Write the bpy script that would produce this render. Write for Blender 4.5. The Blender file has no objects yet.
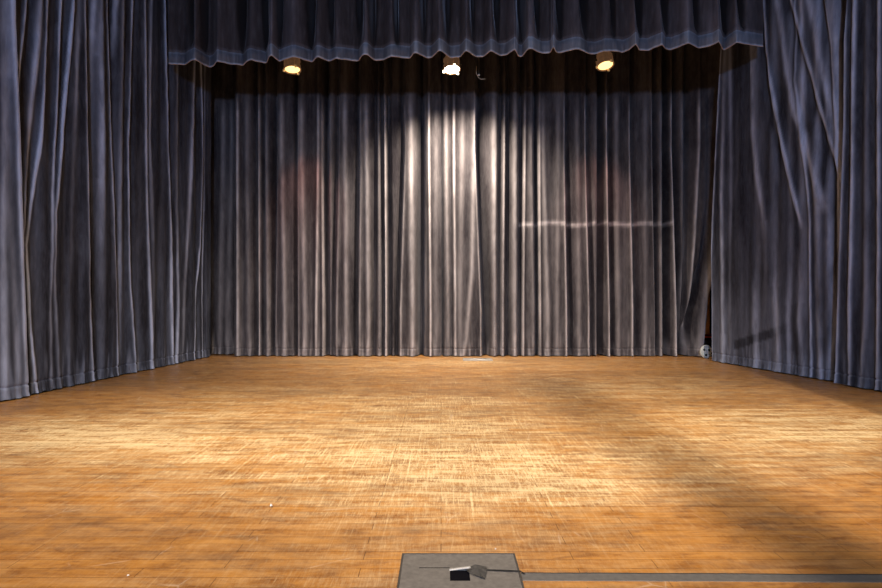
import bpy, bmesh, math, random
from mathutils import Vector, noise, Matrix
random.seed(7)
S = bpy.context.scene
C = S.collection
F = 588.0; CX = 441.0; CY = 294.0; H = 1.2      # focal length (px), centre, eye height

# ------------------------------------------------------------------ helpers
def link(o, parent=None):
    C.objects.link(o)
    if parent: o.parent = parent
    return o
def obj(name, bm, mat, parent=None, smooth=False):
    me = bpy.data.meshes.new(name)
    bm.normal_update(); bm.to_mesh(me); bm.free()
    if mat: me.materials.append(mat)
    if smooth:
        for p in me.polygons: p.use_smooth = True
    o = bpy.data.objects.new(name, me)
    return link(o, parent)
def tag(o, label, cat, group=None, kind=None):
    o['label'] = label; o['category'] = cat
    if group: o['group'] = group
    if kind: o['kind'] = kind
    return o
def struct(name, bm, mat):
    o = obj(name, bm, mat); o['kind'] = 'structure'; return o
def thing(name, label, cat, loc=(0,0,0), rot=(0,0,0), group=None):
    o = bpy.data.objects.new(name, None); link(o)
    o.location = loc; o.rotation_euler = rot; o.empty_display_size = .1
    return tag(o, label, cat, group)
def box(bm, x0, x1, y0, y1, z0, z1, bev=0):
    r = bmesh.ops.create_cube(bm, size=1)
    for v in r['verts']:
        v.co = Vector(((x0+x1)/2+v.co.x*(x1-x0), (y0+y1)/2+v.co.y*(y1-y0), (z0+z1)/2+v.co.z*(z1-z0)))
    if bev:
        es = {e for v in r['verts'] for e in v.link_edges}
        bmesh.ops.bevel(bm, geom=list(es), offset=bev, segments=2, affect='EDGES', profile=.6)
def tube(bm, pts, r, seg=10, closed=False):
    pts = [Vector(p) for p in pts]; rings = []
    n = len(pts)
    for i, p in enumerate(pts):
        a = pts[(i-1) % n] if (closed or i) else p
        b = pts[(i+1) % n] if (closed or i < n-1) else p
        d = (b-a).normalized()
        up = Vector((0,0,1)) if abs(d.z) < .9 else Vector((1,0,0))
        u = d.cross(up).normalized(); w = d.cross(u)
        rings.append([bm.verts.new(p+(u*math.cos(2*math.pi*k/seg)+w*math.sin(2*math.pi*k/seg))*r) for k in range(seg)])
    m = n if closed else n-1
    for i in range(m):
        A, B = rings[i], rings[(i+1) % n]
        for k in range(seg):
            bm.faces.new((A[k], A[(k+1) % seg], B[(k+1) % seg], B[k]))
    if not closed:
        bm.faces.new(rings[0]); bm.faces.new(rings[-1][::-1])
def lathe(bm, prof, seg=32, axis='z', caps=True):
    rings = []
    for r, h in prof:
        ring = []
        for k in range(seg):
            a = 2*math.pi*k/seg
            c, s = r*math.cos(a), r*math.sin(a)
            ring.append(bm.verts.new((c, s, h) if axis == 'z' else (h, c, s)))
        rings.append(ring)
    for A, B in zip(rings, rings[1:]):
        for k in range(seg):
            bm.faces.new((A[k], A[(k+1) % seg], B[(k+1) % seg], B[k]))
    if caps:
        bm.faces.new(rings[0][::-1]); bm.faces.new(rings[-1])
def interp(pts, x):
    if x <= pts[0][0]: return pts[0][1]
    for (a, b), (c, d) in zip(pts, pts[1:]):
        if x <= c: return b+(d-b)*(x-a)/(c-a) if c > a else d
    return pts[-1][1]

# ------------------------------------------------------------------ material helpers
class NT:
    def __init__(s, name):
        s.m = bpy.data.materials.new(name); s.m.use_nodes = True
        s.t = s.m.node_tree; s.t.nodes.clear()
        s.out = s.t.nodes.new('ShaderNodeOutputMaterial')
        s.b = s.t.nodes.new('ShaderNodeBsdfPrincipled'); s.L(s.b.outputs[0], s.out.inputs[0])
    def N(s, typ, **kw):
        n = s.t.nodes.new(typ)
        for k, v in kw.items():
            if k in n.inputs.keys(): n.inputs[k].default_value = v
            else: setattr(n, k, v)
        return n
    def L(s, a, b): s.t.links.new(a, b)
    def setin(s, sock, v):
        if isinstance(v, bpy.types.NodeSocket): s.L(v, sock)
        else: sock.default_value = v
    def math(s, op, a, b=0.0, clamp=False):
        n = s.t.nodes.new('ShaderNodeMath'); n.operation = op; n.use_clamp = clamp
        s.setin(n.inputs[0], a); s.setin(n.inputs[1], b)
        return n.outputs[0]
    def mix(s, f, a, b, blend='MIX'):
        n = s.t.nodes.new('ShaderNodeMix'); n.data_type = 'RGBA'; n.blend_type = blend
        s.setin(n.inputs[0], f); s.setin(n.inputs[6], a); s.setin(n.inputs[7], b)
        return n.outputs[2]
    def ramp(s, f, stops, interp='LINEAR'):
        n = s.t.nodes.new('ShaderNodeValToRGB'); n.color_ramp.interpolation = interp
        e = n.color_ramp.elements
        while len(e) < len(stops): e.new(.5)
        for q, (p, c) in zip(e, stops):
            q.position = p; q.color = (c, c, c, 1) if isinstance(c, (int, float)) else (*c, 1)
        s.L(f, n.inputs[0]); return n.outputs[0]
    def coord(s, scale=(1,1,1), which='Object', rot=(0,0,0)):
        tc = s.t.nodes.new('ShaderNodeTexCoord'); mp = s.t.nodes.new('ShaderNodeMapping')
        mp.inputs['Scale'].default_value = scale; mp.inputs['Rotation'].default_value = rot
        s.L(tc.outputs[which], mp.inputs[0]); return mp.outputs[0]
    def noise(s, vec, scale=1, detail=3, rough=.5, dist=0):
        n = s.t.nodes.new('ShaderNodeTexNoise')
        n.inputs['Scale'].default_value = scale; n.inputs['Detail'].default_value = detail
        n.inputs['Roughness'].default_value = rough; n.inputs['Distortion'].default_value = dist
        s.L(vec, n.inputs['Vector']); return n.outputs[0]
    def bump(s, h, strength=.3, dist=.01):
        n = s.t.nodes.new('ShaderNodeBump'); n.inputs['Strength'].default_value = strength
        n.inputs['Distance'].default_value = dist; s.L(h, n.inputs['Height'])
        s.L(n.outputs[0], s.b.inputs['Normal'])
def plain(name, col, rough=.6, metal=0, emit=None, es=0, var=.15, nscale=20):
    t = NT(name)
    nz = t.noise(t.coord(), nscale, 3)
    v = t.math('ADD', t.math('MULTIPLY', nz, var*2), 1-var)
    mul = t.mix(1, (*col, 1), v, 'MULTIPLY')
    t.L(mul, t.b.inputs['Base Color'])
    t.b.inputs['Roughness'].default_value = rough; t.b.inputs['Metallic'].default_value = metal
    if emit:
        t.b.inputs['Emission Color'].default_value = (*emit, 1); t.b.inputs['Emission Strength'].default_value = es
    return t.m

def velvet(name, base, pale, sheen=1.0, tint=(.62,.68,.85), gain=1.0):
    """crushed velvet: dark nap, pale worn / brushed nap and painted fold light where the 'nap' attribute says so"""
    t = NT(name)
    at = t.N('ShaderNodeAttribute', attribute_name='nap')
    uv = t.N('ShaderNodeAttribute', attribute_name='cloth')        # cloth coordinates (s, z)
    def m(sc):
        mp = t.t.nodes.new('ShaderNodeMapping'); mp.inputs['Scale'].default_value = sc
        t.L(uv.outputs['Vector'], mp.inputs[0]); return mp.outputs[0]
    streak = t.noise(m((5, .45, 1)), 1, 4, .55)                # long vertical pile streaks
    fine = t.noise(m((40, 7, 1)), 1, 3, .6)
    blot = t.noise(m((3.2, 1.1, 1)), 1, 5, .65, .4)
    f = t.math('MULTIPLY', at.outputs['Fac'], t.ramp(t.noise(m((8, 1.6, 1)), 1, 4, .6), [(.3, .35), (.75, 1.15)]))
    a = t.ramp(streak, [(.42, 0), (.78, .15)])
    b = t.ramp(blot, [(.45, 0), (.8, .10)])
    c = t.ramp(fine, [(.4, 0), (.8, .05)])
    tot = t.math('ADD', t.math('ADD', f, a), t.math('ADD', b, c), True)
    col = t.mix(tot, (*base, 1), (*pale, 1))
    t.L(col, t.b.inputs['Base Color'])
    t.b.inputs['Roughness'].default_value = .85
    t.b.inputs['Specular IOR Level'].default_value = .15
    t.b.inputs['Sheen Weight'].default_value = sheen
    t.b.inputs['Sheen Roughness'].default_value = .28
    tn = t.mix(tot, (tint[0]*.55, tint[1]*.55, tint[2]*.55, 1), (*tint, 1))
    t.L(tn, t.b.inputs['Sheen Tint'])
    h = t.math('ADD', t.math('MULTIPLY', blot, .6), t.math('MULTIPLY', fine, .3))
    t.bump(h, .35, .02)
    return t.m

# ------------------------------------------------------------------ materials
M = {}
M['velvet'] = velvet('grey_blue_velvet', (.0185,.0200,.0290), (.44,.51,.72), .28, (.50,.62,.90))
M['velvet_back'] = velvet('grey_brown_velvet', (.023,.0215,.028), (.48,.465,.51), .24)
M['velvet_hem'] = velvet('hem_velvet', (.038,.038,.046), (.22,.22,.25), .6)
M['velvet_valance'] = velvet('valance_velvet', (.027,.022,.024), (.22,.20,.24), .35)
M['valance_hem'] = velvet('valance_hem_velvet', (.060,.066,.092), (.36,.42,.55), .5)  # lighter hem cloth, with the light falling on it painted in
M['lining'] = plain('pale_lining', (.55,.42,.38), .8)
M['black'] = plain('matt_black', (.006,.006,.006), .9)
M['dark_wall'] = plain('dark_plaster', (.006,.0055,.005), .9, var=.3, nscale=3)
M['tin'] = plain('lamplit_tin', (.35,.22,.12), .45, .5, emit=(.55,.27,.13), es=.12, var=.8, nscale=16)  # faint glow stands in for lamplight falling on the housings
M['steel'] = plain('steel', (.45,.44,.42), .35, .9)
M['pipe'] = plain('pipe', (.05,.05,.05), .5, .6)
M['lens_on'] = plain('lens_on', (1,.9,.75), .3, emit=(1,.90,.72), es=45, var=0)
M['lens_dim'] = plain('lens_dim', (.8,.6,.35), .25, emit=(1,.62,.24), es=2.2, var=.6, nscale=60)
M['rim_hot'] = plain('rim_hot', (.9,.8,.6), .3, emit=(1,.85,.6), es=6, var=0)
M['lens_rim'] = plain('lens_rim', (.75,.55,.30), .3, .6, emit=(1,.6,.25), es=.25, var=.5, nscale=50)
M['plate'] = plain('grey_plate', (.155,.145,.135), .6, .1, var=.45, nscale=45)
M['plate_edge'] = plain('plate_edge', (.06,.055,.05), .5)
M['hole'] = plain('dark_socket', (.002,.002,.004), .9); M['hole'].node_tree.nodes['Principled BSDF'].inputs['Specular IOR Level'].default_value = .1
M['tape'] = plain('gaffer_tape', (.12,.115,.11), .55, var=.35, nscale=40)
M['tape_edge'] = plain('tape_edge', (.045,.045,.045), .5)
M['silver'] = plain('worn_silver', (.42,.41,.39), .45, .2, var=.4, nscale=60)
M['scrap'] = plain('white_scrap', (.6,.59,.58), .6)
M['wheel'] = plain('pale_wheel', (.75,.82,.82), .45, .1, var=.25, nscale=40)
M['tyre'] = plain('grey_tyre', (.55,.60,.60), .6)
M['red'] = plain('red_paint', (.80,.08,.03), .4)
M['wood'] = plain('orange_wood', (.80,.35,.12), .5, var=.3, nscale=12)
M['cable'] = plain('cable', (.30,.27,.24), .5)

def floor_mat():
    t = NT('worn_oak_strip_floor')
    P = t.coord((1,1,1))
    def m(sc, rot=(0,0,0)): return t.coord(sc, rot=rot)
    br = t.t.nodes.new('ShaderNodeTexBrick')
    br.offset = .37; br.offset_frequency = 2; br.squash = 1; br.squash_frequency = 2
    br.inputs['Color1'].default_value = (0,0,0,1); br.inputs['Color2'].default_value = (1,1,1,1)
    br.inputs['Mortar'].default_value = (.5,.5,.5,1)
    br.inputs['Scale'].default_value = 1; br.inputs['Mortar Size'].default_value = .002
    br.inputs['Mortar Smooth'].default_value = .3; br.inputs['Bias'].default_value = 0
    br.inputs['Brick Width'].default_value = .95; br.inputs['Row Height'].default_value = .083
    t.L(P, br.inputs['Vector'])
    board = br.outputs['Color']; gap = br.outputs['Fac']
    grain = t.noise(m((3.5, 48, 1)), 1, 5, .65, .8)
    grain2 = t.noise(m((1.3, 5.5, 1)), 1, 6, .7, 1.0)
    blotch = t.noise(m((.55, .75, 1)), 1, 4, .6)
    base = t.mix(t.ramp(grain, [(.3, 0), (.7, 1)]), (.30,.105,.013,1), (.58,.265,.050,1))
    base = t.mix(t.math('MULTIPLY', board, .6), base, (.27,.098,.020,1))
    base = t.mix(t.ramp(grain2, [(.44, 0), (.62, .75)]), base, (.20,.075,.018,1))
    mott = t.noise(m((4, 8, 1)), 1, 5, .75, .5)
    base = t.mix(t.ramp(mott, [(.42, 0), (.64, .5)]), t.mix(t.ramp(mott, [(.30, .8), (.46, 0)]), base, (.17,.060,.012,1)), (.62,.30,.070,1))
    # long rows of worn varnish along the boards
    rows = t.noise(m((2.6, 14, 1)), 1, 5, .7, .3)
    # scratches running up and down stage
    sc1 = t.noise(m((70, 4.5, 1), (0,0,.05)), 1, 4, .7)
    sc2 = t.noise(m((42, 4.0, 1), (0,0,-.16)), 1, 5, .7)
    sc3 = t.noise(m((120, 6, 1), (0,0,.35)), 1, 2, .6)
    spk = t.noise(m((26, 30, 1)), 1, 4, .7)
    # worn finish, with bright pools of lamplight painted in across the stage
    sep = t.t.nodes.new('ShaderNodeSeparateXYZ'); t.L(P, sep.inputs[0])
    X, Y = sep.outputs[0], sep.outputs[1]
    def blob(cx, cy, rx, ry, k):
        dx = t.math('DIVIDE', t.math('SUBTRACT', X, cx), rx); dy = t.math('DIVIDE', t.math('SUBTRACT', Y, cy), ry)
        r2 = t.math('ADD', t.math('MULTIPLY', dx, dx), t.math('MULTIPLY', dy, dy))
        return t.math('MULTIPLY', t.math('POWER', 2.718, t.math('MULTIPLY', r2, -1)), k)
    w = None
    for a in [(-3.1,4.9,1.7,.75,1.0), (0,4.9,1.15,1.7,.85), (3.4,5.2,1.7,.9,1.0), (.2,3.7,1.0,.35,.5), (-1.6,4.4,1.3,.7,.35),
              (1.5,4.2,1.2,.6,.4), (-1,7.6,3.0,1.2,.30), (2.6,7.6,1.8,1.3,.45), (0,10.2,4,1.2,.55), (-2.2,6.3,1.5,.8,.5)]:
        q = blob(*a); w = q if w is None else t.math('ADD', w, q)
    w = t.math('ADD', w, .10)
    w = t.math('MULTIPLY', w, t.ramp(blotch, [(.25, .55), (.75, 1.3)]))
    s = t.math('ADD', t.ramp(sc1, [(.50, 0), (.68, .55)]), t.ramp(sc2, [(.53, 0), (.70, .5)]))
    sc4 = t.noise(m((48, .9, 1), (0,0,.02)), 1, 3, .7)
    s = t.math('ADD', s, t.ramp(sc4, [(.60, 0), (.68, .6)]))
    s = t.math('ADD', s, t.ramp(sc3, [(.62, 0), (.72, .35)]))
    s = t.math('ADD', s, t.ramp(rows, [(.42, 0), (.66, .7)]))
    s = t.math('ADD', s, t.ramp(spk, [(.55, 0), (.75, .35)]))
    hatch = t.noise(m((150, 22, 1), (0,0,-.1)), 1, 3, .7)
    s = t.math('ADD', s, t.ramp(hatch, [(.45, 0), (.7, .5)]))
    s = t.math('MULTIPLY', s, t.math('ADD', t.math('MULTIPLY', board, .7), .65))
    wear_and_light = t.math('MULTIPLY', s, t.math('MULTIPLY', w, 1.3), True)
    col = t.mix(wear_and_light, base, (.82,.63,.36,1))
    # grubby grey rubbed areas
    dirt = t.math('MULTIPLY', t.ramp(t.noise(m((.35, 1.3, 1)), 1, 4, .6), [(.45, 0), (.65, .65)]), t.ramp(mott, [(.35, 1), (.62, .35)]))
    col = t.mix(dirt, col, (.24,.135,.062,1))
    # few isolated long white scratches
    vo = t.t.nodes.new('ShaderNodeTexVoronoi'); vo.feature = 'DISTANCE_TO_EDGE'; vo.inputs['Scale'].default_value = 1
    t.L(t.coord((2.7, 1.2, 1), rot=(0,0,.5)), vo.inputs['Vector'])
    line = t.math('MULTIPLY', t.math('LESS_THAN', vo.outputs['Distance'], .006), t.ramp(t.noise(m((3,3,1)), 1, 2), [(.55, 0), (.62, .18)]))
    col = t.mix(line, col, (.85,.78,.66,1))
    col = t.mix(t.math('MULTIPLY', gap, .75), col, (.09,.04,.015,1))
    t.L(col, t.b.inputs['Base Color'])
    t.L(t.ramp(wear_and_light, [(0, .36), (1, .62)]), t.b.inputs['Roughness'])
    t.b.inputs['Specular IOR Level'].default_value = .35
    h = t.math('SUBTRACT', t.math('MULTIPLY', s, .15), t.math('MULTIPLY', gap, 1))
    t.bump(h, .35, .002)
    return t.m
M['floor'] = floor_mat()

# ------------------------------------------------------------------ room shell
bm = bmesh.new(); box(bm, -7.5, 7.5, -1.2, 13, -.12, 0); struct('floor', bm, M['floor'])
bm = bmesh.new(); box(bm, -7.5, 7.5, -9, 13.2, 9, 9.2); struct('ceiling', bm, M['black'])
bm = bmesh.new(); box(bm, -7.7, 7.7, 13, 13.2, -.12, 9); struct('wall_back', bm, M['dark_wall'])
bm = bmesh.new(); box(bm, -7.7, -7.5, .9, 13, -.12, 9); struct('wall_left', bm, M['dark_wall'])
bm = bmesh.new(); box(bm, 7.5, 7.7, .9, 13, -.12, 9); struct('wall_right', bm, M['dark_wall'])
bm = bmesh.new()                                              # proscenium: two piers and a header
box(bm, -7.5, -3.9, .9, 1.1, 0, 9); box(bm, 3.72, 7.5, .9, 1.1, 0, 9); box(bm, -3.9, 3.72, .9, 1.1, 7.3, 9)
struct('wall_front', bm, M['dark_wall'])

# ------------------------------------------------------------------ curtains
V, E, R = ('V', 'E', 'R')
AMP = {'V': (-.21, .045, -.25), 'E': (.075, .040, 1.15), 'R': (.050, .075, .55)}   # depth, half-width, nap tone (brushed pile, painted edge sheen, crease shade)
def curtain(name, label, mat, hemmat, p0, p1, left, right, knots, ztop, hem=.15, group=None,
            amp=1.0, vamp=1.0, seed=0, step=.012, noiseamp=.012, zbot=.012, marks=(), napf=None, lean=None, wear_and_light=1.0):
    """Hangs a cloth on the plan line p0-p1. left/right and every fold are polylines of (px, py) read on that line."""
    p0, p1 = Vector(p0), Vector(p1); d = p1-p0; Ln = d.length; dn = d/Ln
    nrm = Vector((dn.y, -dn.x))                          # towards the stage
    if nrm.dot(Vector((0,4)) - p0) < 0: nrm = -nrm
    def conv(px, py):
        k = (px-CX)/F                                     # X = k*Y
        # p0.x + s*dn.x = k*(p0.y + s*dn.y)
        s = (k*p0.y-p0.x)/(dn.x-k*dn.y)
        Y = p0.y+s*dn.y
        return s, H+(CY-py)/F*Y
    def poly(pts):
        q = []
        for p in pts:
            s, z = conv(p[0], p[1]); q.append((z, s))
        return sorted(q)
    Lp, Rp = poly(left), poly(right)
    ks = []
    for typ, *rest in knots:
        pts = rest[0]; mul = rest[1] if len(rest) > 1 else 1.0; wm = rest[2] if len(rest) > 2 else 1.0
        a, w, wr = AMP[typ]
        po = poly(pts)
        am = sorted((conv(p[0], p[1])[1], p[2] if len(p) > 2 else 1.0) for p in pts)
        ks.append((po, am, a*mul*amp*(vamp if typ == 'V' else 1), w*wm*(1.5 if typ == 'V' and vamp < 1 else 1), wr*wear_and_light*(mul if mul < 1.5 else 1.5)))
    zs = []
    z = zbot
    while z < ztop:
        zs.append(z); z += .02 if z < .24 else .04
    zs.append(ztop)
    # snap one row on the hem seam
    j = min(range(len(zs)), key=lambda i: abs(zs[i]-hem)); zs[j] = hem
    smin = min(p[1] for p in Lp); smax = max(p[1] for p in Rp)
    n = max(8, int((smax-smin)/step))
    grid = []; nap = []; cloth = []
    for z in zs:
        a, b = interp(Lp, z), interp(Rp, z)
        cur = [(interp(po, z), A*interp(am, z), w, wr*interp(am, z)) for po, am, A, w, wr in ks]
        row = []; rn = []; rc = []
        low = max(0, 1-z/.55)
        for i in range(n+1):
            s = a+(b-a)*i/n
            dd = 0; wv = 0
            for sk, A, w, wr in cur:
                q = (s-sk)/w
                if -3.2 < q < 3.2:
                    g = math.exp(-q*q)
                    dd += A*g; wv += wr*math.exp(-q*q*(5.0 if wr > .7 else 3.0))
            dd += noiseamp*2.2*noise.noise(Vector((s*5.5+seed*9.1, z*.25, seed)))
            dd += noiseamp*.35*noise.noise(Vector((s*13, z*.5, seed+3.3)))
            dd += .006*noise.noise(Vector((s*9, z*5, seed+5)))
            # gathers where the cloth meets the boards
            dd += low*low*.022*noise.noise(Vector((s*26, z*2.5, seed+7.7)))
            if z < .07: dd += .018*(1-z/.07)*(.6+noise.noise(Vector((s*15, 0, seed))))
            wv += low*.8*max(0, noise.noise(Vector((s*22, z*2.5, seed+1.7))))
            if abs(z-hem) < .011: wv += .06; dd -= .012
            if lean: dd += lean(s, z)
            if p0.y > 11.2 and z > 4.7: wv *= max(.08, 1-(z-4.6)/.5)  # shade behind the valance painted in: nap darkened towards the top
            for (z0, s0, s1, k) in marks:
                if s0 < s < s1:
                    zz = z0+.05*noise.noise(Vector((s*2.1, 0, 4)))
                    # handled by attribute: pale crease across the folds
                    wv += k*math.exp(-((z-zz)/.035)**2)
            if napf: wv += napf(s, z)
            zz = z
            if z <= zbot+1e-6: zz = zbot+.012*(noise.noise(Vector((s*12, 3, seed)))+.4)
            if zz < .004: zz = .004
            p = p0+dn*s+nrm*dd
            row.append((p.x, p.y, zz)); rn.append(max(0, min(1.3, wv))); rc.append((s+seed*3, z, 0))
        grid.append(row); nap.append(rn); cloth.append(rc)
    def part(nm, r0, r1, m, parent):
        me = bpy.data.meshes.new(nm)
        vs = [v for r in grid[r0:r1+1] for v in r]; w = n+1
        fs = [(i*w+k, i*w+k+1, (i+1)*w+k+1, (i+1)*w+k) for i in range(r1-r0) for k in range(n)]
        me.from_pydata(vs, [], fs); me.materials.append(m)
        me.polygons.foreach_set('use_smooth', [True]*len(fs))
        at = me.attributes.new('nap', 'FLOAT', 'POINT'); at.data.foreach_set('value', [v for r in nap[r0:r1+1] for v in r])
        ac = me.attributes.new('cloth', 'FLOAT_VECTOR', 'POINT')
        ac.data.foreach_set('vector', [c for r in cloth[r0:r1+1] for v in r for c in v])
        me.update()
        o = bpy.data.objects.new(nm, me); link(o, parent)
        return o
    root = thing(name, label, 'curtain', (0,0,0), group=group)
    loc = Vector(((p0.x+p1.x)/2, (p0.y+p1.y)/2, 0)); root.location = loc
    for nm, r0, r1, m in (('drape', j, len(zs)-1, mat), ('hem', 0, j, mat)):
        o = part(nm, r0, r1, m, root); o.matrix_parent_inverse = Matrix.Translation(-loc)
    return root

T = 7.35
BD = 11.3
def K(t, a, b, mul=1.0, w=1.0):                # fold on the back curtain: px at row 150, px at row 310
    return (t, [(a, 60), (a, 150), (b, 310), (b, 357)], mul, w)
back_left = [
    K(R,217.5,214,.6), K(R,226,222,.5), K(V,231.5,231,1.5,1.1), K(E,234.5,233.5,.7), K(E,238.5,238.5,.9,1.3), K(R,247,249,.6),
    K(V,255,256,.6), K(E,259.5,259.5,.8), K(V,262.5,262,.8), K(R,266,268.5,.9), K(V,275,272.5,.9), K(E,277,275.5,.5), K(R,282,285,1.1),
    K(V,296,296,.8,.7), K(E,298,298.5,.5), K(R,302,305,1.0), K(E,318.5,316.5,.8,1.3), K(E,322.5,323.6,.8), K(V,325.5,326.8,1.4,1.1), K(R,330,329.5,.6),
    K(V,337,333,.7), K(E,339,336.7,.6), K(R,345,346.5,1.1), K(V,357.5,355.5,.8), K(E,360,359.5,.6), K(R,366.5,368.5,1.1),
    K(V,375,374,.6), K(R,378,380,.6), K(V,381.5,383,.7,.7), K(E,385.5,386.2,1.0), K(V,388,389.5,.8), K(V,402,396,.8), K(E,404.5,400.6,.6), K(R,410.5,412.5,1.3,1.4),
    K(V,421.5,421,1.7,1.35), K(E,425.5,424.8,.6), K(E,429,430.5,1.1,1.1), K(R,436,436,.4)]
back_right = [
    K(V,441,441.6,.9,.6), K(R,446.5,448.5,.8), K(V,450,451.8,.4), K(E,453.7,455,.9,1.3), K(R,462,460,.5),
    ('R', [(474,60),(474,150),(472,270),(466,340),(463,357)], 1.0), K(E,475,481,.9),
    K(V,479.5,486,1.5,1.5), K(R,493.5,495.5,1.2,1.2), K(V,500.6,499,.8), K(E,504,502.6,.5), K(V,509,508,.8), K(R,515,515,1.0,1.2), K(V,521.5,520,.9), K(E,524.5,523,.7),
    K(R,531,534,.5), K(V,536,537.3,1.4,.8), K(E,538.8,539.7,.8), K(R,542.5,547.5,.8), K(R,558,557,.6), K(E,564,566,1.0,1.1), K(V,566.5,570,.6),
    K(R,577,579,.5), K(E,585,588.3,1.0), K(V,587.5,592,.6), K(R,596,597,.5), K(V,601.3,600.8,1.9,1.2), K(E,606,609,1.0), K(V,609.5,612,.6),
    K(R,616,618,.6), K(E,629,631.6,1.0,1.1), K(V,631.5,636,.5), K(R,645,645,.5), K(E,651.6,655,1.0), K(V,654,657,.9), K(R,661,661.5,.9), K(V,666,666.5,1.8,1.2),
    K(E,671,674.5,1.0), K(V,674.5,679.5,1.2), ('R', [(681.6,60),(681.6,150),(684,250),(677,357)], .8), K(V,686,684,.7),
    ('E', [(694,60),(694,150),(691,250),(686,357)], .9), ('V', [(703,60,.4),(703,200,.5),(700,260,1),(683,350,1.8)], .9, 1.3),
    ('R', [(708,60),(710,150),(706,250),(697,350)], .9), ('E', [(714,60),(714,180),(708.3,250),(701,338),(699.5,357)], .5)]
curtain('stage_curtain', 'grey velvet backdrop curtain half left of the centre join', M['velvet_back'], M['velvet_hem'],
        (-4.6,BD), (0,BD), [(199,60),(199,357)], [(441.2,60),(441.8,357)], back_left, T, seed=1, lean=lambda s, z: -.32*max(0, min(1, (.60-s)/.05)), group='velvet stage curtains')
mark = [(2.55, 1.5, 4.45, .75)]
curtain('stage_curtain', 'grey velvet backdrop curtain half right of the centre join, pale crease line across it', M['velvet_back'], M['velvet_hem'],
        (0,BD), (4.9,BD), [(441.2,60),(441.8,357)], [(730,60),(728,180),(714,240),(706,285),(702,330),(699,357)], back_right, T, seed=2, lean=lambda s, z: .55*max(0, min(1, (s-4.72)/.5))*(.25+.75*max(0, min(1, (z-1.1)/1.2))), group='velvet stage curtains', marks=mark)

LA, LB = (-4.90,6.53), (-4.42,11.12)
def q(s, *pts, m=1.0, w=1.0): return (s, list(pts), m, w)
left_main = [
    q(E,(26,0),(16.5,70,.8),(17,90,0),(18,400,0)), q(R,(39,0,.6),(36,45,1.3),(28.5,140),(23.5,225,1),(24,245,.3),(25,400,0), m=1.4,w=1.2),
    q(V,(44,0,.5),(34,140),(25.5,245,1.2),(26,400,.5),m=.8), q(E,(46.4,0),(39,140),(27,245,.8),(29,330,1),(36,395,.7)),
    q(V,(58,0,.6),(52,140,.8),(50,211,.3),(50,250,0)), q(E,(61.4,0),(55,140,1.1),(51,211,.6),(49,300,.4),(52,395,.2)),
    q(V,(68,0,.6),(58.5,140,1),(53,200,.3),(53,240,0)), q(E,(72,0),(61.3,140,1.3),(54,211,.7),(53,280,.3),(60,395,.2),m=1.2),
    q(R,(79,0,.3),(76,60,1),(74,150,.4),(70,300,.1)), q(E,(84.5,0),(86,140),(88,280),(92,372,.9),m=1.1,w=1.4), q(V,(88,0,.6),(89.5,140),(92,280),(98,390,.5),w=1.4),
    q(R,(94,0),(92,60,.6),(93,120,.2)), q(R,(99,0,.5),(100,140,1.2),(101,200,.6),(101,300,.2),w=1.5),
    q(V,(105,0,.5),(107,140,.4),(108,300,.3)), q(E,(107.6,0),(112,140),(116.7,280),(118,372),m=1.1,w=1.2), q(V,(111,0),(115,140,1.2),(119.3,280,1.4),(121,372,1.2),w=1.2),
    q(R,(115,0,1),(113,60,.5),(113,100,.1)), q(R,(121,100,.6),(121,300,.8)), q(V,(124,0,.3),(126,160,.5),(127,300,.6)),
    q(E,(131.7,0),(128.6,140),(131,280),(134.5,372),m=1.1,w=1.2), q(V,(135,0,.6),(131.6,140,1.1),(134,280,1.4),(137.5,372,1),w=1.3),
    q(E,(143,0,.7),(145,140),(148,280),(150,360,1.4),w=1.3), q(R,(151,0),(149.5,140,1),(152,250,.3)), q(V,(156,0,.6),(154,140,.6),(158,280,.6),w=1.3),
    q(E,(164,0),(167,140),(169.5,220,1),(170,300,1),(172,365,.6),m=1.1,w=1.4), q(V,(167,0,.6),(170,140),(175,280,.5)), q(R,(176,200,.6),(177,300,1.2),(176,365,1.5)),
    q(R,(194,60),(190.5,140,1.2),(187,230),(184,300,.7),(182,360,.4),m=1.2,w=1.4), q(V,(198,60,.5),(197,200,.8),(197,300,.4)),
    q(E,(200.5,60,.6),(202,160,1),(199.5,245,.7),(196,300),(193,353),w=1.0), q(V,(204,100,.7),(203,250,.9)), q(E,(205,200,.3),(203,300,1),(202.5,352,1.3))]
curtain('stage_curtain', 'grey blue velvet side curtain on the left with many slanting folds', M['velvet'], M['velvet_hem'],
        LA, LB, [(12,0),(16,70),(19,140),(22,230),(24,300),(26,397)], [(211,0),(211,357)], left_main, T, seed=3, amp=.45, vamp=.45, wear_and_light=1.6, group='velvet stage curtains', noiseamp=.02)
left_near = [q(R,(-60,100),(-60,300),w=2), q(V,(-40,100),(-40,300),w=1.5), q(R,(-18,100),(-16,300),w=2), q(V,(-3,0),(-2,400),m=.7,w=1.5), q(R,(4,0,.8),(5,140,1),(3,280,1),(5,400,1),w=1.5), q(V,(7,0,.3),(10,300,.3)),
             q(E,(10.7,0),(16.7,140),(21,280),(25,398),m=1.2,w=1.5), q(R,(9,200,.3),(15,330,.8),(17,400,.9))]
curtain('stage_curtain', 'narrow near velvet curtain at the far left edge of the photo', M['velvet'], M['velvet_hem'],
        (-5.35,3.2), (-4.84,6.78), [(-240,0),(-240,402)], [(12,0),(18.2,140),(22.5,280),(26.5,398)], left_near, T, seed=4, wear_and_light=1.4, amp=.5, vamp=.5, group='velvet stage curtains')

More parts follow.
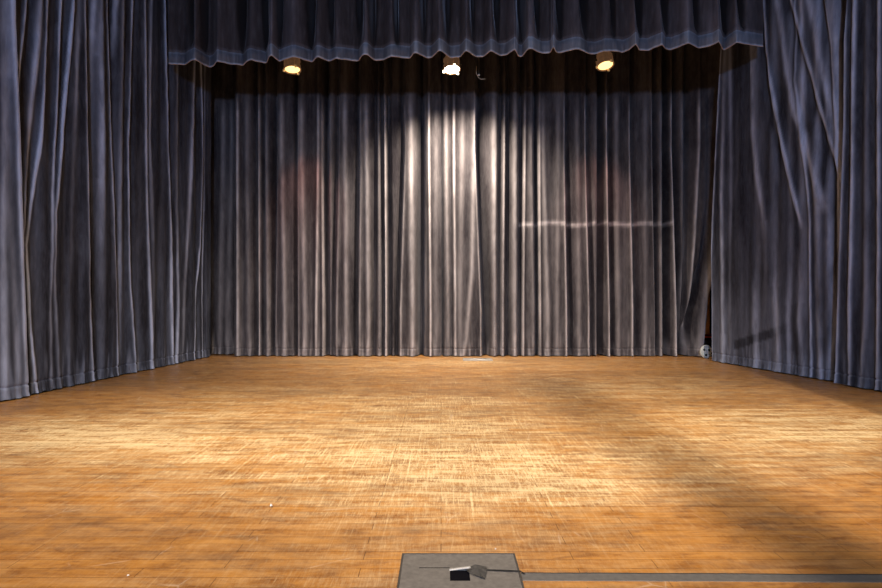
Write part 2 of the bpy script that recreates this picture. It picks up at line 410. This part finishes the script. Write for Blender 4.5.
RA, RB = (4.80,10.69), (5.36,7.90)
def glow_and_bar_shade(s, z):
    # warm light on lower corner and a slanting bar of shade, painted into nap
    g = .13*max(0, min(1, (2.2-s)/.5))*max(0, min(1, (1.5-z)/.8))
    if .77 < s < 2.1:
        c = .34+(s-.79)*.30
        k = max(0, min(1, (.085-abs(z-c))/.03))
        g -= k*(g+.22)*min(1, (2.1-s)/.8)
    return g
right_main = [
    q(E,(722,44,.5),(718,130,.8),(714,196,.8),(711,260,.8),(712,362,.7)), q(R,(726,44,.5),(724,130),(722,200,1.3),(723,300),(724,360,.6),m=1.1,w=1.4), q(R,(731,60,.5),(731,200,.6),(730,250,.2)),
    q(V,(749,60,.7),(750,130,.4),(755,200,0)), q(R,(752,51,.7),(753,130),(757,170,1.2),(763,207,1),(766,240,.3),(768,360,.1),m=1.2,w=1.6),
    q(V,(763,51,.7),(774,130,.6),(786,200,.1)), q(E,(763,0,.5),(767.5,51,1),(780.8,130,1.2),(797,203,1),(802,230,0),m=1.3,w=1.5),
    q(R,(778.5,0,.8),(788.5,73,1),(796,115,1.2),(803,130,.8),(806,150,.2),m=1.2,w=1.5),
    q(V,(795,80,.3),(806,130,.8),(812,218,.5),(814,354,.6)), q(E,(796,80,.5),(803,130,.9),(810.6,218),(811,290),(812,354,.8)),
    q(R,(803,128,.7),(808,150,1.4),(821.7,196,1.1),(826,215,.2),m=1.3,w=1.6),
    q(V,(789,0,.8),(823,130,1),(838,183,.8),w=1.6), q(E,(792,0),(827,130),(841.6,183,.8),m=1.3,w=1.4), q(R,(810.6,0),(834,130,.8),(840,175,.4),m=1.1,w=1.5),
    q(V,(820.6,0,1.2),(829,44,1),(834,130,1),m=1.2), q(E,(825,0,.7),(831,44,.7),(836,130,.7)), q(R,(835,22,.8),(837,100,1),(838,130,.8),w=1.6), q(V,(842,0),(842,130)),
    q(R,(775,240,.3),(776,300,1),(779,350,1.2),w=1.8), q(R,(791,260,.4),(789,320,1),(790,360,.8),w=1.3), q(R,(802,250,.4),(800,320,1),(803,365,.8),w=1.3),
    q(R,(757,250,.3),(755,300,.6),(757,355,.9),w=1.6), q(R,(818,240,.8),(817,300,.4),(821,360,1.1),w=1.3), q(R,(829,250,.6),(833,320,.8),(830,370,1.2),w=1.3), q(V,(824,320,.4),(826,378,.8))]
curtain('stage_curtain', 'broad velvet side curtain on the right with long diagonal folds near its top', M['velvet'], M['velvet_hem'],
        RA, RB, [(722,0),(722,44),(717.7,130),(713,196),(711.5,260),(712.5,362)], [(858,0),(858,400)], right_main, T, seed=5, wear_and_light=1.5, napf=glow_and_bar_shade, amp=.42, vamp=.45, lean=lambda s, z: -max(0, s-2.75)*.35, group='velvet stage curtains', noiseamp=.014)
right_near = [q(E,(847,0,.7),(844.5,130,.6),(840,260,.6),(837,385,.8)), q(V,(850,0,.3),(849,130,.4),(846,300,.3)), q(E,(856,0,.8),(855,50),(852.6,200,1.1),(850.4,300),(851,380,.7),m=1.3,w=1.4),
              q(V,(861,50,.3),(860,300,.3)), q(R,(866,0,.3),(866,300,.6),(861,375,1.2)), q(V,(874,50,.5),(874,350,.6),w=1.4), q(E,(879,0),(879,250),(877,380),m=1.0,w=1.4), q(V,(886,50),(886,300)), q(R,(896,0),(896,300),m=1.2,w=2), q(V,(915,0),(915,300),w=2), q(R,(940,0),(940,300),w=2), q(V,(980,0),(980,300),w=2), q(R,(1020,0),(1020,300),w=2)]
curtain('stage_curtain', 'near velvet side curtain at the far right edge of the photo', M['velvet'], M['velvet_hem'],
        (5.26,7.82), (5.90,4.2), [(848,0),(845.5,44),(844,130),(841.6,187),(839.4,260),(836,387)], [(1150,0),(1150,400)], right_near, T, seed=6, wear_and_light=1.4, amp=.5, vamp=.5, group='velvet stage curtains')

# ------------------------------------------------------------------ valance
z1 = [(38,268),(105,272),(125,258),(145,248),(165,260),(210,285),(228,275),(236,255),(290,268),(350,275),(362,258),(380,252),(450,266),(457,235),(470,232),(500,258),(555,238),(575,240),(640,262),(655,240),(668,240),(710,258),(740,245),(835,258),(850,230),(870,230)]
z2 = [(0,245),(12,228),(30,228),(60,253),(95,253),(130,235),(210,246),(225,222),(240,222),(280,243),(300,243),(330,212),(345,215),(380,243),(420,240),(445,210),(490,240),(515,240),(550,212),(590,235),(610,232),(655,203),(661,235),(680,240),(705,205),(725,205),(765,225),(800,222),(814,187),(820,218),(832,222)]
z3 = [(0,222),(60,207),(85,207),(120,226),(150,226),(190,214),(230,214),(265,220),(290,210),(322,182),(330,210),(370,212),(432,185),(440,205),(465,210),(540,180),(585,202),(640,190),(672,172),(680,206),(692,210),(740,178),(845,195)]
hempts = [(160+x/4.2, y/4.2) for x, y in z1]+[(360+x/4.2, y/4.2) for x, y in z2]+[(560+x/4.2, y/4.2) for x, y in z3]
def valance():
    zb = 4.94
    prof = []
    for px, py in hempts:
        D = (zb-H)*F/(CY-py); prof.append((px, D))
    prof.sort()
    root = thing('valance', 'long pleated velvet valance with a brighter wavy hem hanging above the stage', 'valance', (.2, 9.25, zb))
    pleats = [190,204,242,265,279,311,331,360,372,396,423,446,472,496,520,537,559,584,613,638.6,665,696,724,742]
    pxs = [168.6+(763-168.6)*i/1400 for i in range(1401)]
    ztops = 7.6
    zs = [zb, zb+.012, zb+.03, zb+.07, zb+.11, zb+.15, zb+.19, zb+.21, zb+.25]
    z = zb+.32
    while z < ztops: zs.append(z); z += .12
    def grid_rows(zl):
        vs, nap, cl = [], [], []
        for z in zl:
            f = min(1, (z-zb)/2.2)
            for i, px in enumerate(pxs):
                sm = 1.1+1.5*f
                D = sum(interp(prof, px+o*sm)*w for o, w in ((-1,.25),(0,.5),(1,.25)))
                mean = 9.56+(8.94-9.56)*(px-168)/595
                k = 1-.2*f
                dd = (D-mean)*k
                Y = mean+dd
                Xm = (px-CX)/F*mean                      # folds move in depth only
                g0 = min(1, max(0, (z-zb-.15)/.7))
                for j, pc in enumerate(pleats):
                    qq = (px-pc-1.5*(1-g0))/(1.9+1.3*g0*(j % 3)/2)
                    if abs(qq) < 3: dd += (.30+.08*(j % 2))*g0*math.exp(-qq*qq)
                Y = mean+dd
                # small puckers along the seam
                pk = noise.noise(Vector((Xm*16, z*9, 2)))*(.016 if z < zb+.25 else .006)
                bulge = -.025*math.exp(-((z-zb-.11)/.06)**2)
                Y += pk+bulge
                Xv = (px-CX)/F*Y if z < zb+.3 else (px-CX)/F*(mean+(D-mean))
                vs.append((Xv, Y, z+.006*noise.noise(Vector((Xm*9,0,1)))))
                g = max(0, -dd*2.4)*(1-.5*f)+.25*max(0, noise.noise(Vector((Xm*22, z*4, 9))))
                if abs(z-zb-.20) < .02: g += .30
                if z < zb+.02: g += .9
                nap.append(max(-.6, min(1.2, g-(dd-(D-mean)*k)*4))); cl.append((Xm*1.0, z, 0))  # pleat shade painted in: nap lowered inside the pleats
        return vs, nap, cl
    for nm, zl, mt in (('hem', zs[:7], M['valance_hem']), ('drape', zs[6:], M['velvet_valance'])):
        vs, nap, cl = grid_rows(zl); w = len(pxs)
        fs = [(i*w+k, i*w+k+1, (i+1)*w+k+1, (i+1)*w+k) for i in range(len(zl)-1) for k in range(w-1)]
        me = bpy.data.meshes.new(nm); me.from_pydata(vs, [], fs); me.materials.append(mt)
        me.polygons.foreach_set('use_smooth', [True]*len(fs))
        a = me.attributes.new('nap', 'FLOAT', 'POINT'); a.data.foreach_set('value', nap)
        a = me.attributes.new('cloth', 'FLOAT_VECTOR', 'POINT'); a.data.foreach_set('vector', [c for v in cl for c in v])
        o = bpy.data.objects.new(nm, me); link(o, root); o.matrix_parent_inverse = Matrix.Translation(-root.location)
    # thin pale piping that edges the hem
    vs, _, _ = grid_rows([zb])
    bm = bmesh.new(); tube(bm, vs[::4], .005, 5)
    o = obj('piping', bm, M['lining'], root, True); o.matrix_parent_inverse = Matrix.Translation(-root.location)
valance()

# ------------------------------------------------------------------ stage lights on a pipe behind the valance
PY = 9.95
bm = bmesh.new(); tube(bm, [(-4.3,PY,5.66),(4.6,PY,5.66)], .03, 12)
for x in (-4,-1.3,1.6,4.3): tube(bm, [(x,PY,5.66),(x,PY,8.995)], .006, 6)
tag(obj('lighting_pipe', bm, M['pipe'], smooth=True), 'dark lighting pipe running across behind the valance', 'pipe')
def stage_light(px, py, mats, label, tilt, yaw, s=1.0):
    X = (px-CX)/F*PY; Z = H+(CY-py)/F*PY
    root = thing('stage_light', label, 'stage light', (X, PY, Z), group='stage lights under the valance')
    head = bpy.data.objects.new('x', None)
    rot = Matrix.Rotation(yaw, 4, 'Z') @ Matrix.Rotation(tilt, 4, 'X')
    def put(nm, bm, mt, par=root, sm=True, r=True):
        if r: bmesh.ops.transform(bm, matrix=rot, verts=bm.verts)
        return obj(nm, bm, mt, par, sm)
    bpy.data.objects.remove(head)
    bm = bmesh.new()
    lathe(bm, [(.05,.30),(.085,.285),(.118,.22),(.135,.20),(.135,.03),(.147,.025),(.147,0),(.130,0),(.125,.05)], 36, caps=False)
    for k in range(8):                                    # cooling fins
        a = k*math.pi/4
        box(bm, -.004+.139*math.cos(a), .004+.139*math.cos(a), -.004+.139*math.sin(a), .004+.139*math.sin(a), .04, .2)
    hs = put('housing', bm, mats[0])
    bm = bmesh.new(); lathe(bm, [(.001,.045),(.05,.035),(.09,.02),(.122,.012),(.126,.03)], 32, caps=False)
    put('lens', bm, mats[1])
    for k in range(3):                                     # colour frame clips on the rim
        bm = bmesh.new(); a = k*2.1+.6
        x, y = .142*math.cos(a), .142*math.sin(a)
        box(bm, x-.018, x+.018, y-.012, y+.012, -.022, .02, .004)
        put('frame_clip', bm, mats[2])
    bm = bmesh.new()
    tube(bm, [(-.165,0,.10),(-.165,0,.36),(-.10,0,.42),(.10,0,.42),(.165,0,.36),(.165,0,.10)], .010, 8)
    tube(bm, [(-.17,0,.10),(-.13,0,.10)], .018, 8); tube(bm, [(.17,0,.10),(.13,0,.10)], .018, 8)
    obj('yoke', bm, M['pipe'], root, True)
    bm = bmesh.new(); tube(bm, [(0,0,.42),(0,0,5.62-Z)], .012, 8); box(bm, -.03,.03,-.04,.04,5.62-Z-.03,5.629-Z,.004)
    obj('clamp', bm, M['pipe'], root)
    return root
stage_light(292.5, 70, (M['tin'], M['lens_dim'], M['lens_rim']), 'dim amber stage light under the valance, leftmost of three', -.16, .5)
stage_light(452, 70, (M['tin'], M['lens_on'], M['rim_hot']), 'brightly lit stage light glowing white under the valance, middle of three', -.22, .2)
stage_light(605.5, 66, (M['tin'], M['lens_dim'], M['lens_rim']), 'drum shaped tin stage light with glowing base, rightmost of three', -.28, .35)

bm = bmesh.new()
zc = lambda py, Y: H+(CY-py)/F*Y
xc = lambda px, Y: (px-CX)/F*Y
tube(bm, [(xc(478.5,PY),PY,5.629),(xc(479,PY),PY,zc(60,PY)),(xc(479,PY),PY,zc(74,PY))], .004, 6)
cr = thing('hanging_cable', 'thin cable end dangling below the valance right of the lit lamp', 'cable', (xc(479,PY),PY,5.62))
def child(nm, bm, m, root, sm=True):
    o = obj(nm, bm, m, root, sm); o.matrix_parent_inverse = Matrix.Translation(-Vector(root.location)); return o
child('cord', bm, M['cable'], cr)
bm = bmesh.new(); bmesh.ops.create_icosphere(bm, subdivisions=2, radius=.018, matrix=Matrix.Translation((xc(479,PY),PY,zc(75,PY))))
child('tip', bm, M['scrap'], cr)
bm = bmesh.new(); tube(bm, [(xc(a,PY),PY,zc(b,PY)) for a, b in ((476.5,66),(476.3,73),(478,77),(481,79.3),(485,79))], .006, 6)
child('hook', bm, M['cable'], cr)

# ------------------------------------------------------------------ floor box, tape, strip, scraps
fb = thing('floor_box', 'grey metal floor box with a torn open socket at the front of the stage', 'floor box', (.08, 2.45, 0))
X0, X1, Y0, Y1 = -.170, .330, 2.20, 2.688
hx0, hx1, hy0, hy1 = .038, .122, 2.44, 2.545
bm = bmesh.new()
for a in ((X0,hx0,Y0,Y1),(hx1,X1,Y0,Y1),(hx0,hx1,Y0,hy0),(hx0,hx1,hy1,Y1)):
    box(bm, a[0], a[1], a[2], a[3], .002, .010)
bmesh.ops.remove_doubles(bm, verts=bm.verts, dist=.0001)
child('cover_plate', bm, M['plate'], fb, False)
bm = bmesh.new()
for a in ((X0-.008,X0,Y0-.008,Y1+.008),(X1,X1+.008,Y0-.008,Y1+.008),(X0,X1,Y0-.008,Y0),(X0,X1,Y1,Y1+.008)):
    box(bm, *a, .0, .0125, .001)
child('frame', bm, M['plate_edge'], fb, False)
bm = bmesh.new(); box(bm, hx0, hx1, hy0, hy1, .0005, .003)
child('socket', bm, M['hole'], fb, False)
bm = bmesh.new(); box(bm, hx0-.002, hx1+.006, hy1-.018, hy1-.006, .009, .016, .003)
bmesh.ops.rotate(bm, cent=(hx0,hy1,.01), matrix=Matrix.Rotation(-.12,3,'Y'), verts=bm.verts)
child('hinge_bar', bm, M['silver'], fb, False)
bm = bmesh.new(); box(bm, X0+.075, hx0, hy1+.008, hy1+.012, .010, .0108)
child('seam_line', bm, M['hole'], fb, False)
def sheet(bm, rows, th=.0015):
    vs = [[bm.verts.new(p) for p in r] for r in rows]
    for A, B in zip(vs, vs[1:]):
        for k in range(len(A)-1): bm.faces.new((A[k], A[k+1], B[k+1], B[k]))
bm = bmesh.new()
sheet(bm, [[(.105,2.535,.016),(.15,2.55,.028),(.20,2.545,.020)],[(.118,2.505,.013),(.155,2.50,.030),(.196,2.50,.018)],[(.135,2.485,.012),(.165,2.45,.022),(.185,2.445,.013)]])
bmesh.ops.solidify(bm, geom=bm.faces, thickness=.0015)
tag(obj('tape_flap', bm, M['tape'], smooth=True), 'crumpled grey tape flap stuck over the floor box socket', 'tape')
bm = bmesh.new()
sheet(bm, [[(.19,2.536,.0135),(.34,2.520,.0155),(.36,2.517,.0035)],[(.19,2.522,.0135),(.34,2.508,.0155),(.36,2.505,.0035)]])
bmesh.ops.solidify(bm, geom=bm.faces, thickness=.001)
tag(obj('cable', bm, M['tape_edge']), 'thin dark cable leaving the floor box socket toward the tape', 'cable')
tp = thing('gaffer_tape', 'long grey gaffer tape strip running right from the floor box', 'tape', (2, 2.48, 0))
def strip(a, b, z0, z1):
    bm = bmesh.new(); rings = []
    for i in range(60):
        x = .342+i*4.2/59; yc = 2.495-.022*(x-.34)/2+.003*noise.noise(Vector((x*3,0,0)))
        w1 = .002*noise.noise(Vector((x*9,1,0)))
        rings.append([bm.verts.new(p) for p in ((x,yc+a,z0),(x,yc+a,z1),(x,yc+b+w1,z1),(x,yc+b+w1,z0))])
    for A, B in zip(rings, rings[1:]):
        for k in range(4): bm.faces.new((A[k], A[(k+1) % 4], B[(k+1) % 4], B[k]))
    bm.faces.new(rings[0]); bm.faces.new(rings[-1][::-1])
    bmesh.ops.recalc_face_normals(bm, faces=bm.faces); return bm
child('tape_strip', strip(-.034, .026, .0, .003), M['tape'], tp, False)
child('cable_ridge', strip(.026, .033, .0, .004), M['tape_edge'], tp, False)

st = thing('floor_plate', 'small pale metal strip lying on the boards under the backdrop centre', 'floor plate', (xc(478,10.7), 10.7, 0))
bm = bmesh.new(); box(bm, xc(463,10.7), xc(492,10.7), 10.55, 10.86, .001, .02, .004)
child('plate', bm, M['silver'], st, False)
bm = bmesh.new(); box(bm, xc(470,10.7), xc(487,10.7), 10.63, 10.78, .02, .026, .002)
child('slot_cover', bm, M['steel'], st, False)

def scrap(px, py, r, label, h=.004):
    D = H*F/(py-CY); bm = bmesh.new()
    n = 9; vs = []
    for k in range(n):
        a = 2*math.pi*k/n; rr = r*random.uniform(.5, 1.2)
        vs.append(bm.verts.new((rr*math.cos(a), rr*.8*math.sin(a), random.uniform(.001, h))))
    c = bm.verts.new((0,0,h*1.6))
    for k in range(n): bm.faces.new((vs[k], vs[(k+1) % n], c))
    o = obj('paper_scrap', bm, M['scrap']); o.location = (xc(px,D), D, .001)
    tag(o, label, 'scrap')
scrap(271, 507, .013, 'white scrap of paper on the bare boards, left of centre', .012)
scrap(128, 576, .006, 'tiny white fleck on the front boards near the lower left')
scrap(495.5, 549.5, .005, 'tiny white fleck just beyond the floor box')
scrap(273, 458, .010, 'small pale crumb on the worn boards left of centre')

# ------------------------------------------------------------------ cart glimpsed through the gap between curtains
wx, wy, wr = xc(706,10.95), 10.95, .125
ct = thing('cart', 'wheeled wooden cart half hidden in the gap between backdrop and right curtain', 'cart', (wx, wy+.4, 0))
rot = Matrix.Rotation(-1.3, 4, 'Z')                         # wheel turned towards the house
bm = bmesh.new()
lathe(bm, [(wr-.02,-.02),(wr-.006,-.022),(wr,-.012),(wr,.012),(wr-.006,.022),(wr-.02,.02)], 40, 'x', caps=False)
tyre = bm
bmesh.ops.transform(bm, matrix=Matrix.Translation((wx,wy,wr+.002)) @ rot, verts=bm.verts)
w_ = child('wheel', bm, M['tyre'], ct)
bm = bmesh.new(); lathe(bm, [(wr-.018,-.012),(wr-.018,.012)], 40, 'x', caps=False)
lathe(bm, [(wr-.018,-.016),(wr-.034,-.02),(wr-.034,.02),(wr-.018,.016)], 40, 'x', caps=False)
lathe(bm, [(wr-.03,-.006),(wr-.03,.004)], 40, 'x')
lathe(bm, [(.03,-.028),(.034,0),(.03,.028)], 20, 'x')
for k in range(5):
    a = k*2*math.pi/5+.3
    tube(bm, [(0,.02*math.cos(a),.02*math.sin(a)),(0,(wr-.03)*math.cos(a),(wr-.03)*math.sin(a))], .013, 8)
bmesh.ops.transform(bm, matrix=Matrix.Translation((wx,wy,wr+.002)) @ rot, verts=bm.verts)
o = obj('hub', bm, M['wheel'], w_, False)
for k in range(3):                                         # dark openings in the wheel disc
    a = k*2*math.pi/3+.4
    bm = bmesh.new(); lathe(bm, [(.021,.001),(.021,.012)], 16, 'x')
    bmesh.ops.translate(bm, vec=(.008,.062*math.cos(a),.062*math.sin(a)), verts=bm.verts)
    bmesh.ops.transform(bm, matrix=Matrix.Translation((wx,wy,wr+.002)) @ rot, verts=bm.verts)
    obj('opening', bm, M['pipe'], w_, False)
bm = bmesh.new(); tube(bm, [(5.07,11.42,.37),(5.8,11.42,.37)], .02, 10)
tube(bm, [(5.10,11.42,.37),(5.10,12.1,.37),(5.8,12.1,.37)], .02, 10)
child('red_rail', bm, M['red'], ct)
bm = bmesh.new(); box(bm, 5.12, 5.24, 11.46, 11.50, .42, 1.42, .006)
child('wooden_upright', bm, M['wood'], ct, False)
bm = bmesh.new(); box(bm, 5.06, 5.85, 11.44, 12.2, .24, .29, .008)
for x, y in ((5.12,12.1),(5.78,12.1),(5.78,11.5)): tube(bm, [(x,y,.0),(x,y,.25)], .02, 8)
tube(bm, [(wx,wy,.127),(5.09,11.2,.2),(5.16,11.5,.26)], .014, 8)
child('frame', bm, M['pipe'], ct, False)

# ------------------------------------------------------------------ lights
KEY = Vector((2.5,-8,8.6))
# added blocker, out of view, casting the long dark stripe on the boards
ls = thing('shadow_blocker', 'slim black box added out of view to cast the dark stripe on the boards', 'light blocker', (2.24,-4,5.1))
bm = bmesh.new(); box(bm, -.105,.105,-.1,.1,0,1.45,.01); obj('blocker_body', bm, M['black'], ls)
bm = bmesh.new(); box(bm, -.085,.085,.1,.108,.05,1.40,.002); obj('blocker_face', bm, M['pipe'], ls)
bm = bmesh.new(); tube(bm, [(0,0,1.45),(0,0,3.9)], .012, 8); obj('blocker_rod', bm, M['pipe'], ls)
def spot(name, loc, target, power, color, size=60, blend=.5, rad=.1):
    l = bpy.data.lights.new(name, 'SPOT'); l.energy = power; l.color = color
    l.spot_size = math.radians(size); l.spot_blend = blend; l.shadow_soft_size = rad
    o = bpy.data.objects.new(name, l); link(o); o.location = loc
    o.rotation_euler = (Vector(target)-Vector(loc)).to_track_quat('-Z', 'Y').to_euler()
    return o
spot('front_key_light', KEY, (.8,5.0,0), 11500, (1,.82,.62), 48, 1.0, .12)
spot('added_fill_light', (-3,-7,8.4), (-.4,3.6,0), 2900, (1,.82,.62), 40, 1.0, .3)  # added fill lamp, softens the stripe of shade on the boards
spot('front_cool_light', (-.6,-6,4.1), (.1,10,2.9), 2600, (.52,.67,1.0), 66, .7, .30)
for x in (-3.6, 0, 3.8):
    spot('overhead_warm_light', (x*.85,4.6,8.2), (x*.9,5.1,0), 1700, (1,.80,.55), 46, 1.0, .25)
cl = spot('middle_lamp_beam', (xc(452,PY)+.02,PY-.02,zc(70,PY)-.06), (.40,11.3,1.0), 1300, (1,.80,.60), 128, 1.0, .07)
spot('left_lamp_beam', (xc(292,PY),PY,zc(70,PY)-.06), (-2.55,11.3,2.6), 150, (1,.36,.2), 46, 1, .06)
spot('right_lamp_beam', (xc(605,PY),PY,zc(66,PY)-.06), (3.02,11.3,2.6), 140, (1,.36,.2), 46, 1, .06)

w = bpy.data.worlds.new('World'); S.world = w; w.use_nodes = True
bg = w.node_tree.nodes['Background']; bg.inputs[0].default_value = (.75,.85,1,1); bg.inputs[1].default_value = .15

# ------------------------------------------------------------------ camera
cam = bpy.data.cameras.new('Camera'); co = bpy.data.objects.new('Camera', cam); link(co)
cam.sensor_width = 36; cam.lens = 36*F/882; cam.clip_start = .05
co.location = (0,0,H); co.rotation_euler = (math.pi/2,0,0)
S.camera = co
S.view_settings.view_transform = 'Standard'
S.view_settings.look = 'None'
S.view_settings.exposure = 0
